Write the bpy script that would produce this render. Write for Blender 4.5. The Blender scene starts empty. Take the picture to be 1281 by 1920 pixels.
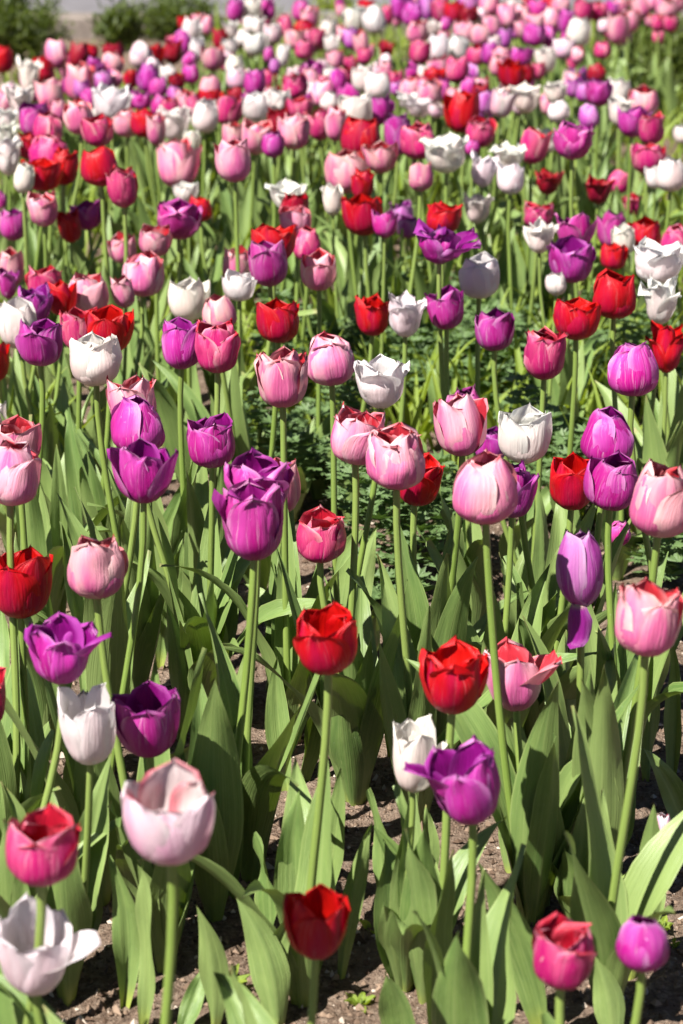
import bpy, math, random
import numpy as np
from mathutils import Vector

rng = np.random.default_rng(7)
random.seed(7)
R = math.radians
scene = bpy.context.scene
C = scene.collection

# ------------------------------------------------------------------ camera, world, sun, exposure
CAM_H = 1.09
FPX = 4000.0                       # focal length in photograph pixels (75 mm on a 36 mm tall frame)
PITCH = math.atan(1277.0 / FPX)
SP, CP = math.sin(PITCH), math.cos(PITCH)

cam_d = bpy.data.cameras.new('camera')
cam_d.sensor_fit = 'VERTICAL'
cam_d.sensor_height = 36.0
cam_d.sensor_width = 24.0
cam_d.lens = 75.0
cam_d.clip_start = 0.05
cam_d.clip_end = 2000.0
cam_d.dof.use_dof = True
cam_d.dof.focus_distance = 2.55
cam_d.dof.aperture_fstop = 7.0
cam_d.dof.aperture_blades = 7
cam = bpy.data.objects.new('camera', cam_d)
C.objects.link(cam)
cam.location = (0, 0, CAM_H)
cam.rotation_euler = (math.pi / 2 - PITCH, 0, 0)
scene.camera = cam

SUN_DIR = Vector((-0.60, -0.62, 0)).normalized()
SUN_EL = R(52)
to_sun = Vector((SUN_DIR.x * math.cos(SUN_EL), SUN_DIR.y * math.cos(SUN_EL), math.sin(SUN_EL)))
world = bpy.data.worlds.new('World')
scene.world = world
world.use_nodes = True
wn = world.node_tree
bg = wn.nodes['Background']
sky = wn.nodes.new('ShaderNodeTexSky')
sky.sky_type = 'NISHITA'
sky.sun_disc = False
sky.air_density = 0.38
sky.dust_density = 0.3
sky.ozone_density = 1.0
sky.sun_elevation = SUN_EL
sky.sun_rotation = math.atan2(to_sun.x, to_sun.y)
wn.links.new(sky.outputs[0], bg.inputs[0])
bg.inputs[1].default_value = 0.05
sun_d = bpy.data.lights.new('sun', 'SUN')
sun_d.energy = 5.0
sun_d.angle = R(0.53)
sun_d.color = (1.0, 0.955, 0.89)
sun = bpy.data.objects.new('sun', sun_d)
C.objects.link(sun)
sun.rotation_euler = (-to_sun).to_track_quat('-Z', 'Y').to_euler()

vs = scene.view_settings
vs.view_transform = 'Standard'
vs.look = 'None'
vs.exposure = 1.15
vs.gamma = 1.0
vs.use_curve_mapping = False
scene.cycles.use_denoising = True
scene.cycles.max_bounces = 6
scene.cycles.diffuse_bounces = 1
scene.cycles.transmission_bounces = 6

# ------------------------------------------------------------------ helpers
_lat = np.random.default_rng(99).uniform(-1, 1, (64, 64, 16))
def vnoise(x, y, z=0.0):
    """smooth lattice noise in -1..1 on arrays or numbers"""
    x, y = np.asarray(x, float), np.asarray(y, float)
    k = int(z * 3) % 16
    xi, yi = np.floor(x).astype(int), np.floor(y).astype(int)
    fx, fy = x - xi, y - yi
    fx, fy = fx * fx * (3 - 2 * fx), fy * fy * (3 - 2 * fy)
    L = _lat[:, :, k]
    a, b = L[xi % 64, yi % 64], L[(xi + 1) % 64, yi % 64]
    c, d = L[xi % 64, (yi + 1) % 64], L[(xi + 1) % 64, (yi + 1) % 64]
    return (a * (1 - fx) + b * fx) * (1 - fy) + (c * (1 - fx) + d * fx) * fy

def at(x, y, z):
    """the point z metres deep along the lens axis seen at photograph pixel x, y"""
    X = (x - 640.5) / FPX
    V = (y - 960.0) / FPX
    return np.array((z * X, z * (CP - V * SP), CAM_H - z * (SP + V * CP)))

def depth_at_height(y, h):
    V = (y - 960.0) / FPX
    return (CAM_H - h) / (SP + V * CP)

def ground_at(x, y):
    return at(x, y, depth_at_height(y, 0.0))

def link(name, me, mats, parent=None):
    o = bpy.data.objects.new(name, me)
    C.objects.link(o)
    if parent is not None:
        o.parent = parent
    for m in (mats if isinstance(mats, (list, tuple)) else [mats]):
        if m is not None and len(me.materials) < 16 and m.name not in [q.name for q in me.materials if q]:
            me.materials.append(m)
    return o

def mesh(name, verts, faces, uvs=None, smooth=True, mat_idx=None):
    me = bpy.data.meshes.new(name)
    me.from_pydata([tuple(v) for v in verts], [], faces)
    if uvs is not None:
        lay = me.uv_layers.new(name='UVMap')
        li = np.empty(len(me.loops), dtype=np.int32)
        me.loops.foreach_get('vertex_index', li)
        lay.data.foreach_set('uv', np.asarray(uvs, dtype=np.float32)[li].ravel())
    if mat_idx is not None:
        me.polygons.foreach_set('material_index', np.asarray(mat_idx, dtype=np.int32))
    if smooth:
        me.shade_smooth()
    me.update()
    return me

_gf = {}
def grid_faces(nv, nu):
    k = (nv, nu)
    if k not in _gf:
        _gf[k] = [(j * nu + i, j * nu + i + 1, (j + 1) * nu + i + 1, (j + 1) * nu + i) for j in range(nv - 1) for i in range(nu - 1)]
    return _gf[k]

def grid_uv(nv, nu):
    v, u = np.meshgrid(np.linspace(0, 1, nv), np.linspace(0, 1, nu), indexing='ij')
    return np.stack([u.ravel(), v.ravel()], 1)

def thing(name, loc, label=None, cat=None, group=None):
    o = bpy.data.objects.new(name, None)
    o.empty_display_size = 0.02
    C.objects.link(o)
    o.location = tuple(loc)
    tag(o, label, cat, group)
    return o

def tag(o, label=None, cat=None, group=None, kind=None):
    if label: o['label'] = label
    if cat: o['category'] = cat
    if group: o['group'] = group
    if kind: o['kind'] = kind
    return o

class Bag:
    """collects many small surfaces into one mesh"""
    def __init__(s): s.v, s.f, s.u, s.m, s.n = [], [], [], [], 0
    def add(s, v, f, uv, m=0):
        s.v.append(np.asarray(v)); s.u.append(np.asarray(uv))
        n = s.n
        s.f += [tuple(i + n for i in q) for q in f]
        s.m += [m] * len(f)
        s.n += len(v)
    def build(s, name, mats, smooth=True, parent=None):
        me = mesh(name, np.concatenate(s.v), s.f, np.concatenate(s.u), smooth)
        o = link(name, me, mats, parent)
        me.polygons.foreach_set('material_index', np.asarray(s.m, dtype=np.int32))
        return o

# ------------------------------------------------------------------ materials
class N:
    def __init__(s, name):
        s.m = bpy.data.materials.new(name); s.m.use_nodes = True
        s.t = s.m.node_tree; s.t.nodes.clear()
        s.out = s.t.nodes.new('ShaderNodeOutputMaterial')
    def new(s, typ, **kw):
        n = s.t.nodes.new(typ)
        for k, v in kw.items(): setattr(n, k, v)
        return n
    def L(s, a, b): s.t.links.new(a, b)
    def val(s, inp, x):
        if hasattr(x, 'is_linked') or hasattr(x, 'links'): s.L(x, inp)
        else: inp.default_value = x
    def math(s, op, a, b=0.0, clamp=False):
        n = s.new('ShaderNodeMath', operation=op, use_clamp=clamp)
        s.val(n.inputs[0], a); s.val(n.inputs[1], b)
        return n.outputs[0]
    def ramp(s, x, a, b):
        n = s.new('ShaderNodeMapRange', interpolation_type='SMOOTHSTEP')
        s.val(n.inputs[0], x); n.inputs[1].default_value = a; n.inputs[2].default_value = b
        return n.outputs[0]
    def mix(s, f, a, b, mode='MIX'):
        n = s.new('ShaderNodeMix', data_type='RGBA', blend_type=mode)
        s.val(n.inputs[0], f)
        for i, c in ((6, a), (7, b)):
            if isinstance(c, (tuple, list)): n.inputs[i].default_value = (*c[:3], 1)
            else: s.L(c, n.inputs[i])
        return n.outputs[2]
    def noise(s, vec, scale=5, detail=3, rough=0.55, dist=0.0):
        n = s.new('ShaderNodeTexNoise')
        if vec is not None: s.L(vec, n.inputs['Vector'])
        n.inputs['Scale'].default_value = scale; n.inputs['Detail'].default_value = detail
        n.inputs['Roughness'].default_value = rough; n.inputs['Distortion'].default_value = dist
        return n.outputs[0]
    def xyz(s, x, y, z):
        n = s.new('ShaderNodeCombineXYZ')
        s.val(n.inputs[0], x); s.val(n.inputs[1], y); s.val(n.inputs[2], z)
        return n.outputs[0]
    def bump(s, h, strength, dist):
        n = s.new('ShaderNodeBump'); s.L(h, n.inputs['Height'])
        n.inputs['Strength'].default_value = strength; n.inputs['Distance'].default_value = dist
        return n.outputs[0]

def finish(n, col, rough, spec, nrm=None, trans_col=None, trans=0.0):
    p = n.new('ShaderNodeBsdfPrincipled')
    n.val(p.inputs['Base Color'], col if not isinstance(col, tuple) else (*col, 1))
    n.val(p.inputs['Roughness'], rough)
    p.inputs['Specular IOR Level'].default_value = spec
    if nrm is not None: n.L(nrm, p.inputs['Normal'])
    sh = p.outputs[0]
    if trans > 0:
        t = n.new('ShaderNodeBsdfTranslucent')
        n.val(t.inputs[0], trans_col if not isinstance(trans_col, tuple) else (*trans_col, 1))
        if nrm is not None: n.L(nrm, t.inputs['Normal'])
        m = n.new('ShaderNodeMixShader'); m.inputs[0].default_value = trans
        n.L(sh, m.inputs[1]); n.L(t.outputs[0], m.inputs[2]); sh = m.outputs[0]
    n.L(sh, n.out.inputs[0])
    return n.m

def petal_mat(name, flush, body, edge, inner, inner_edge, trans=0.24, streak=0.35, flush_amt=1.0, tip=None):
    n = N(name)
    tc = n.new('ShaderNodeUVMap')
    sep = n.new('ShaderNodeSeparateXYZ'); n.L(tc.outputs[0], sep.inputs[0])
    oi = n.new('ShaderNodeObjectInfo')
    u, v = sep.outputs[0], sep.outputs[1]
    e = n.math('ABSOLUTE', n.math('SUBTRACT', n.math('MULTIPLY', u, 2.0), 1.0))
    seed = n.math('MULTIPLY', oi.outputs['Random'], 40.0)
    fine = n.noise(n.xyz(n.math('MULTIPLY', u, 26.0), n.math('MULTIPLY', v, 1.6), seed), 1.0, 4, 0.6)
    wide = n.noise(n.xyz(n.math('MULTIPLY', u, 5.0), n.math('MULTIPLY', v, 1.3), seed), 1.0, 3, 0.55)
    blot = n.noise(n.xyz(n.math('MULTIPLY', u, 3.0), n.math('MULTIPLY', v, 3.0), seed), 1.2, 2)
    # flush: strongest low on the midline, feathering out in streaks
    f = n.math('SUBTRACT', 1.0, n.math('ADD', n.math('MULTIPLY', e, 0.85), n.math('MULTIPLY', v, 0.55)))
    f = n.math('ADD', f, n.math('MULTIPLY', n.math('SUBTRACT', wide, 0.5), 1.1))
    f = n.math('ADD', f, n.math('MULTIPLY', n.math('SUBTRACT', oi.outputs['Random'], 0.5), 0.35))
    f = n.math('MULTIPLY', n.ramp(f, 0.0, 0.75), flush_amt)
    col = n.mix(f, body, flush)
    rim = n.math('MAXIMUM', n.ramp(e, 0.72, 1.0), n.ramp(v, 0.9, 1.0))
    rim = n.math('MULTIPLY', rim, n.ramp(n.math('ADD', blot, n.math('MULTIPLY', v, 0.25)), 0.35, 0.75))
    col = n.mix(rim, col, edge)
    col = n.mix(n.math('MULTIPLY', n.ramp(fine, 0.5, 0.78), streak), col, n.mix(0.5, edge, flush))
    pale = n.mix(0.55, body, (0.95, 0.9, 0.9))
    col = n.mix(n.math('MULTIPLY', n.ramp(fine, 0.47, 0.25), streak), col, pale)
    if tip:
        tf = n.math('MULTIPLY', n.ramp(n.math('ADD', v, n.math('MULTIPLY', n.math('SUBTRACT', wide, 0.5), 0.16)), 0.93, 1.0), n.ramp(oi.outputs['Random'], 0.1, 0.6))
        col = n.mix(tf, col, tip)
    icol = n.mix(n.ramp(n.math('ADD', e, n.math('MULTIPLY', n.math('SUBTRACT', wide, 0.5), 0.8)), 0.45, 1.0), inner, inner_edge)
    icol = n.mix(n.math('MULTIPLY', n.ramp(v, 0.22, 0.05), 0.8), icol, (0.75, 0.65, 0.35))
    geo = n.new('ShaderNodeNewGeometry')
    both = n.mix(geo.outputs['Backfacing'], col, icol)
    both = n.mix(1.0, both, oi.outputs['Color'], 'MULTIPLY')
    h = n.math('ADD', fine, n.math('MULTIPLY', wide, 1.2))
    nr = n.bump(h, 0.5, 0.003)
    tr = n.mix(0.5, col, icol)
    tr = n.mix(1.0, tr, oi.outputs['Color'], 'MULTIPLY')
    return finish(n, both, 0.42, 0.32, nr, tr, trans)

PET = {
 'P': petal_mat('purple_petal', (0.46, 0.006, 0.215), (0.58, 0.055, 0.36), (0.70, 0.25, 0.53), (0.22, 0.004, 0.15), (0.38, 0.045, 0.29), streak=0.45, tip=(0.20, 0.01, 0.16)),
 'L': petal_mat('lilac_petal', (0.46, 0.05, 0.38), (0.62, 0.22, 0.56), (0.68, 0.38, 0.64), (0.28, 0.015, 0.24), (0.46, 0.12, 0.44), streak=0.45),
 'K': petal_mat('pale_pink_petal', (0.70, 0.13, 0.34), (0.88, 0.42, 0.49), (0.90, 0.62, 0.62), (0.58, 0.03, 0.045), (0.78, 0.26, 0.29), streak=0.42, tip=(0.72, 0.14, 0.18)),
 'H': petal_mat('rose_petal', (0.52, 0.008, 0.15), (0.66, 0.09, 0.22), (0.85, 0.35, 0.42), (0.50, 0.01, 0.03), (0.66, 0.06, 0.10), streak=0.4, tip=(0.5, 0.015, 0.04)),
 'W': petal_mat('white_petal', (0.84, 0.64, 0.64), (0.90, 0.84, 0.80), (0.91, 0.88, 0.84), (0.90, 0.86, 0.80), (0.91, 0.88, 0.84), trans=0.38, streak=0.22, flush_amt=0.75),
 'B': petal_mat('blush_petal', (0.74, 0.36, 0.52), (0.86, 0.68, 0.72), (0.88, 0.82, 0.80), (0.84, 0.72, 0.66), (0.70, 0.16, 0.2), trans=0.25, streak=0.3, flush_amt=0.9),
 'R': petal_mat('red_petal', (0.46, 0.004, 0.05), (0.58, 0.004, 0.012), (0.64, 0.02, 0.025), (0.58, 0.006, 0.004), (0.52, 0.003, 0.006), trans=0.3, streak=0.16),
 'D': petal_mat('dark_red_petal', (0.25, 0.003, 0.03), (0.34, 0.003, 0.02), (0.40, 0.01, 0.025), (0.34, 0.003, 0.008), (0.26, 0.002, 0.01), trans=0.22, streak=0.2),
}
PET_ORDER = list('PLKHWBRD')

def leaf_mat(name, base, dark, light, tcol, trans=0.28, rough=0.5):
    n = N(name)
    tc = n.new('ShaderNodeUVMap')
    sep = n.new('ShaderNodeSeparateXYZ'); n.L(tc.outputs[0], sep.inputs[0])
    oi = n.new('ShaderNodeObjectInfo')
    u, v = sep.outputs[0], sep.outputs[1]
    e = n.math('ABSOLUTE', n.math('SUBTRACT', n.math('MULTIPLY', u, 2.0), 1.0))
    seed = n.math('MULTIPLY', oi.outputs['Random'], 40.0)
    vein = n.noise(n.xyz(n.math('MULTIPLY', u, 38.0), n.math('MULTIPLY', v, 1.4), seed), 1.0, 2, 0.5)
    wide = n.noise(n.xyz(n.math('MULTIPLY', u, 3.0), n.math('MULTIPLY', v, 4.0), seed), 1.0, 4, 0.6)
    geo = n.new('ShaderNodeNewGeometry')
    speck = n.noise(geo.outputs['Position'], 620, 2, 0.5)
    col = n.mix(n.ramp(wide, 0.3, 0.7), dark, base)
    col = n.mix(n.math('MULTIPLY', n.ramp(vein, 0.45, 0.72), 0.45), col, light)
    col = n.mix(n.math('MULTIPLY', n.ramp(e, 0.9, 0.99), 0.65), col, light)
    col = n.mix(n.math('MULTIPLY', n.ramp(e, 0.09, 0.0), 0.25), col, light)
    col = n.mix(n.math('MULTIPLY', n.ramp(speck, 0.68, 0.76), 0.4), col, (0.45, 0.5, 0.38))
    tipb = n.math('MULTIPLY', n.ramp(n.math('ADD', v, n.math('MULTIPLY', n.math('SUBTRACT', wide, 0.5), 0.2)), 0.965, 1.0), n.ramp(oi.outputs['Random'], 0.45, 0.7))
    col = n.mix(tipb, col, (0.30, 0.20, 0.09))
    yel = n.mix(n.math('MULTIPLY', oi.outputs['Random'], 0.55), col, light)
    col = n.mix(n.ramp(v, 0.16, 0.0), yel, (0.34, 0.40, 0.08))
    col = n.mix(1.0, col, oi.outputs['Color'], 'MULTIPLY')
    nr = n.bump(n.math('ADD', vein, n.math('MULTIPLY', wide, 1.5)), 0.35, 0.0025)
    return finish(n, col, rough, 0.5, nr, tcol, trans)

LEAF = leaf_mat('tulip_leaf_green', (0.155, 0.245, 0.062), (0.092, 0.168, 0.042), (0.29, 0.37, 0.125), (0.23, 0.36, 0.022), 0.13, 0.43)
STEM = leaf_mat('tulip_stem_green', (0.20, 0.29, 0.055), (0.15, 0.235, 0.04), (0.28, 0.36, 0.10), (0.26, 0.36, 0.03), 0.10, 0.42)
STRAP = leaf_mat('strap_leaf_green', (0.21, 0.31, 0.03), (0.12, 0.21, 0.022), (0.34, 0.43, 0.06), (0.40, 0.52, 0.03), 0.38)
COVER = leaf_mat('lobed_leaf_green', (0.095, 0.175, 0.055), (0.06, 0.125, 0.035), (0.20, 0.28, 0.11), (0.16, 0.28, 0.03), 0.25)
SHRUB = leaf_mat('shrub_leaf_green', (0.055, 0.085, 0.018), (0.03, 0.05, 0.012), (0.13, 0.17, 0.04), (0.2, 0.28, 0.03), 0.3)
SHRUBY = leaf_mat('yellow_shrub_green', (0.27, 0.34, 0.03), (0.18, 0.25, 0.03), (0.4, 0.45, 0.06), (0.4, 0.48, 0.03), 0.35)
DRYM = leaf_mat('dry_leaf_straw', (0.42, 0.30, 0.16), (0.30, 0.19, 0.10), (0.55, 0.42, 0.26), (0.4, 0.3, 0.1), 0.2, 0.7)

def soil_mat():
    n = N('soil')
    g = n.new('ShaderNodeNewGeometry')
    p = g.outputs['Position']
    a = n.noise(p, 9, 5, 0.6); b = n.noise(p, 130, 5, 0.65); c = n.noise(p, 420, 3, 0.6)
    col = n.mix(n.ramp(a, 0.35, 0.68), (0.165, 0.112, 0.080), (0.27, 0.195, 0.145))
    col = n.mix(n.ramp(b, 0.45, 0.7), col, (0.38, 0.29, 0.22))
    col = n.mix(n.ramp(b, 0.44, 0.28), col, (0.07, 0.047, 0.035))
    col = n.mix(n.math('MULTIPLY', n.ramp(c, 0.6, 0.75), 0.6), col, (0.46, 0.38, 0.31))
    h = n.math('ADD', n.math('MULTIPLY', b, 1.0), n.math('MULTIPLY', c, 0.5))
    return finish(n, col, 0.95, 0.1, n.bump(h, 1.0, 0.012))
SOIL = soil_mat()

def crumb_mat():
    n = N('soil_crumb')
    tc = n.new('ShaderNodeUVMap')
    sep = n.new('ShaderNodeSeparateXYZ'); n.L(tc.outputs[0], sep.inputs[0])
    col = n.mix(sep.outputs[0], (0.09, 0.058, 0.040), (0.30, 0.215, 0.155))
    col = n.mix(n.ramp(sep.outputs[1], 0.86, 0.92), col, (0.52, 0.44, 0.36))
    return finish(n, col, 0.92, 0.1)
CRUMB = crumb_mat()

def stone_mat(name, a, b, scale=14):
    n = N(name)
    g = n.new('ShaderNodeNewGeometry'); oi = n.new('ShaderNodeObjectInfo')
    p = g.outputs['Position']
    x = n.noise(p, scale, 6, 0.65); y = n.noise(p, scale * 12, 3, 0.6)
    col = n.mix(n.ramp(x, 0.3, 0.7), a, b)
    col = n.mix(n.math('MULTIPLY', n.ramp(y, 0.5, 0.8), 0.4), col, (a[0] * 0.5, a[1] * 0.5, a[2] * 0.5))
    col = n.mix(n.math('MULTIPLY', oi.outputs['Random'], 0.35), col, b)
    return finish(n, col, 0.85, 0.2, n.bump(n.math('ADD', x, y), 0.5, 0.01))
KERB = stone_mat('kerb_stone', (0.17, 0.14, 0.12), (0.27, 0.23, 0.20))
PAVE = stone_mat('path_paving', (0.13, 0.122, 0.128), (0.20, 0.19, 0.20), 6)

# ------------------------------------------------------------------ the ground, the path, the kerb
def axis(segs):
    out = []
    for a, b, k in segs: out += list(np.linspace(a, b, k, endpoint=False))
    return np.array(out + [segs[-1][1]])

gx = axis([(-400, -30, 6), (-30, -4, 10), (-4, -0.9, 16), (-0.9, 0.9, 190), (0.9, 4, 16), (4, 30, 10), (30, 400, 6)])
gy = axis([(-300, -10, 6), (-10, 1.2, 12), (1.2, 3.4, 240), (3.4, 6, 90), (6, 13, 40), (13, 40, 12), (40, 600, 10)])
GX, GY = np.meshgrid(gx, gy)
def relief(x, y):
    x, y = np.asarray(x, float), np.asarray(y, float)
    r = 0.009 * vnoise(x * 4, y * 4, 0) + 0.005 * vnoise(x * 17, y * 17, 1) + 0.004 * vnoise(x * 55, y * 55, 2) + 0.0022 * vnoise(x * 130, y * 130, 3)
    k = np.clip((7.5 - y) / 2.0, 0, 1) * np.clip(2.5 - np.abs(x), 0, 1) * (y > 0.8)
    return r * k
gz = relief(GX.ravel(), GY.ravel())
gme = mesh('ground', np.stack([GX.ravel(), GY.ravel(), gz], 1), grid_faces(len(gy), len(gx)), np.stack([GX.ravel(), GY.ravel()], 1))
ground = link('ground', gme, SOIL)
tag(ground, 'bare brown garden soil under the tulips', kind='structure')

def box_mesh(name, x0, x1, y0, y1, z0, z1, bev=0.006, jit=0.0):
    def j(): return random.uniform(-jit, jit)
    b = bev
    xs, ys = (x0, x1), (y0, y1)
    v = []
    for z, ins in ((z0, 0), (z1 - b, 0), (z1, b)):
        v += [(x0 + ins, y0 + ins, z + j()), (x1 - ins, y0 + ins, z + j()), (x1 - ins, y1 - ins, z + j()), (x0 + ins, y1 - ins, z + j())]
    f = [(3, 2, 1, 0), (8, 9, 10, 11)]
    for k in (0, 4):
        for i in range(4):
            f.append((k + i, k + (i + 1) % 4, k + 4 + (i + 1) % 4, k + 4 + i))
    return mesh(name, v, f, [(0, 0)] * len(v), smooth=False)

KY = ground_at(640, 74)[1]
path = link('path', box_mesh('path', -40, 40, KY + 0.305, KY + 6.0, -0.05, 0.105), PAVE)
tag(path, 'pale grey paved path beyond the flower bed', kind='structure')
kerb = bpy.data.objects.new('kerb', None); C.objects.link(kerb)
kerb.location = (0, KY, 0)
tag(kerb, 'low pale stone kerb along the grey path', kind='structure')
x = -4.6
while x < 4.6:
    w = random.uniform(0.55, 0.7)
    link('kerbstone', box_mesh('kerbstone', x + 0.005, x + w - 0.005, random.uniform(-0.006, 0.006), 0.30, -0.05, 0.12 + random.uniform(-.004, .004), 0.012, 0.002), KERB, kerb)
    x += w

COVER_SPOTS = ((600, 870, 150, 62), (860, 690, 210, 85), (745, 1030, 110, 85), (1190, 650, 130, 75), (1250, 1040, 60, 70), (1060, 900, 120, 60), (560, 700, 90, 50))
def cover_px(px, py):
    return min(((px - a) / c) ** 2 + ((py - b) / d) ** 2 for a, b, c, d in COVER_SPOTS)

# ------------------------------------------------------------------ tulip geometry
def smooth_interp(v, ks, vals):
    # piecewise cosine
    out = np.interp(v, ks, vals)
    k = np.ones(3) / 3
    p = np.concatenate([[out[0]], out, [out[-1]]])
    return np.convolve(p, k, 'valid')

def petal_verts(nv, nu, angs, width, inner, ruffle, seed, point=0.3, keel=0.0):
    """one tepal of unit length growing from the origin out along +x and up"""
    g = np.random.default_rng(seed)
    m = 60
    vv = np.linspace(0, 1, m)
    phi = np.radians(smooth_interp(vv, [0, 0.10, 0.38, 0.78, 1.0], angs))
    ds = 1.0 / (m - 1)
    r = np.concatenate([[0], np.cumsum(np.cos(phi[:-1]) * ds)]) + 0.035
    z = np.concatenate([[0], np.cumsum(np.sin(phi[:-1]) * ds)])
    v = np.linspace(0, 1, nv) ** 0.92
    u = np.linspace(-1, 1, nu)
    rv, zv, ph = np.interp(v, vv, r), np.interp(v, vv, z), np.interp(v, vv, phi)
    top = np.clip((v - 0.45) / 0.55, 0, 1)
    wv = width * np.clip(0.36 + 1.5 * v, 0, 1.0) * np.clip(1 - top ** 2.9, 0.0008, 1) ** 0.55
    U, V = np.meshgrid(u, v)
    W = wv[:, None]
    RV, ZV, PH = rv[:, None], zv[:, None], ph[:, None]
    rho = np.maximum(RV * (0.80 if inner else 0.84), W * 0.66)
    th = U * W / rho
    x = RV - rho + rho * np.cos(th)
    y = rho * np.sin(th)
    zz = ZV + 0 * U
    # tip outline: shorter at the sides, a small point on the midline, ruffled rim
    k1, k2 = g.uniform(2.2, 4.5), g.uniform(5, 8.5)
    p1, p2, p3 = g.uniform(0, 6.28, 3)
    rim = (np.abs(U) ** 2.2) * np.clip(V * 1.3 - 0.25, 0, 1) + 0.7 * np.clip((V - 0.78) / 0.22, 0, 1) ** 2
    wave = np.sin(k1 * U * 2 + p1 + 5 * V) * 0.6 + np.sin(k2 * (U + 0.9 * V * np.sign(U)) * 1.5 + p2) * 0.5
    off = ruffle * wave * rim + 0.014 * np.clip((np.abs(U) - 0.78) / 0.22, 0, 1) ** 2 * np.clip(V * 2 - 0.4, 0, 1)
    # normal (outward) of the cup at each row
    nx, nz = np.sin(PH), -np.cos(PH)
    x += off * nx * np.cos(th * 0.8)
    y += off * nx * np.sin(th * 0.8)
    zz += off * nz
    zz += ruffle * 0.9 * np.sin(k2 * U * 1.7 + p3) * np.clip((V - 0.8) / 0.2, 0, 1)
    zz += point * 0.10 * np.exp(-(U / 0.28) ** 2) * np.clip((V - 0.85) / 0.15, 0, 1)
    # the midline runs in a shallow groove, ribs either side
    ridge = keel * (np.exp(-(U / 0.13) ** 2) - 0.7 * np.exp(-((np.abs(U) - 0.3) / 0.16) ** 2)) * np.sin(np.pi * np.clip(V * 0.95, 0, 1))
    ridge += g.uniform(0.4, 1) * keel * 0.6 * np.sin(U * g.uniform(6, 9) + p3) * V
    x -= ridge * nx; zz -= ridge * nz
    cr = vnoise(U * 2.2 + p1 * 9, V * 3.6 + p2 * 5, p3 * 2) + 0.5 * vnoise(U * 6 + p1 * 9, V * 5 + p2, p3)
    cr = cr * ruffle * 1.1 * np.clip(V * 1.4 - 0.1, 0, 1)
    x += cr * nx * np.cos(th); y += cr * nx * np.sin(th); zz += cr * (nz + 0.6 * np.clip(V * 4 - 3, 0, 1))
    # twist a little
    y += g.uniform(-0.05, 0.05) * V ** 2
    return np.stack([x.ravel(), y.ravel(), zz.ravel()], 1)

SHAPES = {  # tangent angles from horizontal at v = 0, .1, .38, .78, 1 ; half width
 'c': ([15, 38, 80, 112, 125], 0.40, 0.008),
 'n': ([8, 26, 83, 101, 98], 0.40, 0.014),
 'o': ([8, 24, 72, 92, 88], 0.40, 0.016),
 'f': ([10, 30, 76, 88, 60], 0.37, 0.045),
}
def rotz(p, a):
    c, s = math.cos(a), math.sin(a)
    return np.stack([p[:, 0] * c - p[:, 1] * s, p[:, 0] * s + p[:, 1] * c, p[:, 2]], 1)

def flower(shape, opts, seed, nv, nu):
    """six tepals as vertex arrays, with a flag for the ones bent out of the cup"""
    g = np.random.default_rng(seed)
    base, width, ruf = SHAPES[shape]
    base = np.array(base, float)
    kind_ = g.random()
    if shape == 'n': base = base + np.array(([0, 0, 3, 8, 16], [0, 0, 0, 0, 0], [0, -2, -4, -5, -10])[0 if kind_ < .15 else 1 if kind_ < .55 else 2])
    ruf = ruf * (2.2 if g.random() < 0.3 else 1.0)
    spin = g.uniform(-0.35, 0.35) - math.pi / 2          # an outer tepal near the viewer's side
    if g.random() < 0.35: spin += math.pi / 3
    if 'a' in opts: spin = -math.pi / 2 + g.uniform(-.12, .12)
    out = []
    for ring in (1, 0):                                   # inner three, then outer three
        for k in range(3):
            az = spin + k * 2 * math.pi / 3 + (math.pi / 3 if ring else 0)
            an = np.array(base, float)
            an += np.array([0, 3, 4, 6, 10]) * g.normal(0, 0.75)
            L = 1.0 * g.uniform(0.94, 1.04)
            if ring: an[2] += 2; an[3] += 3; an[4] += 3; L *= 1.06
            else: an[4] -= 4; L *= 0.95
            bent = False
            ca = math.cos(az)
            if 'r' in opts and ca > 0.75: an = np.array([12, 44, 62, 46, 22.]); bent = True
            if 'l' in opts and ca < -0.75: an = np.array([12, 44, 62, 46, 22.]); bent = True
            if 'h' in opts and abs(az + math.pi / 2) < 0.6 and not ring: an = np.array([0, -55, -88, -78, -20.]); bent = True; L *= 0.66; az = -2.25
            if shape == 'f' and g.random() < 0.5: an[4] -= 45; an[3] -= 8
            p = petal_verts(nv, nu, an, width * (0.97 if ring else 1.0) * g.uniform(0.94, 1.06), bool(ring), ruf * g.uniform(0.6, 1.5), int(g.integers(1e9)), g.uniform(0.1, 0.7), 0.012 * g.uniform(0.5, 1.4))
            p *= L
            if ring: p[:, :2] *= 0.88; p[:, 2] += 0.012
            if bent and an[2] < -50: p[:, 2] += 0.09; p[:, 0] += 0.05
            out.append((rotz(p, az), bent))
    return out

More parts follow.
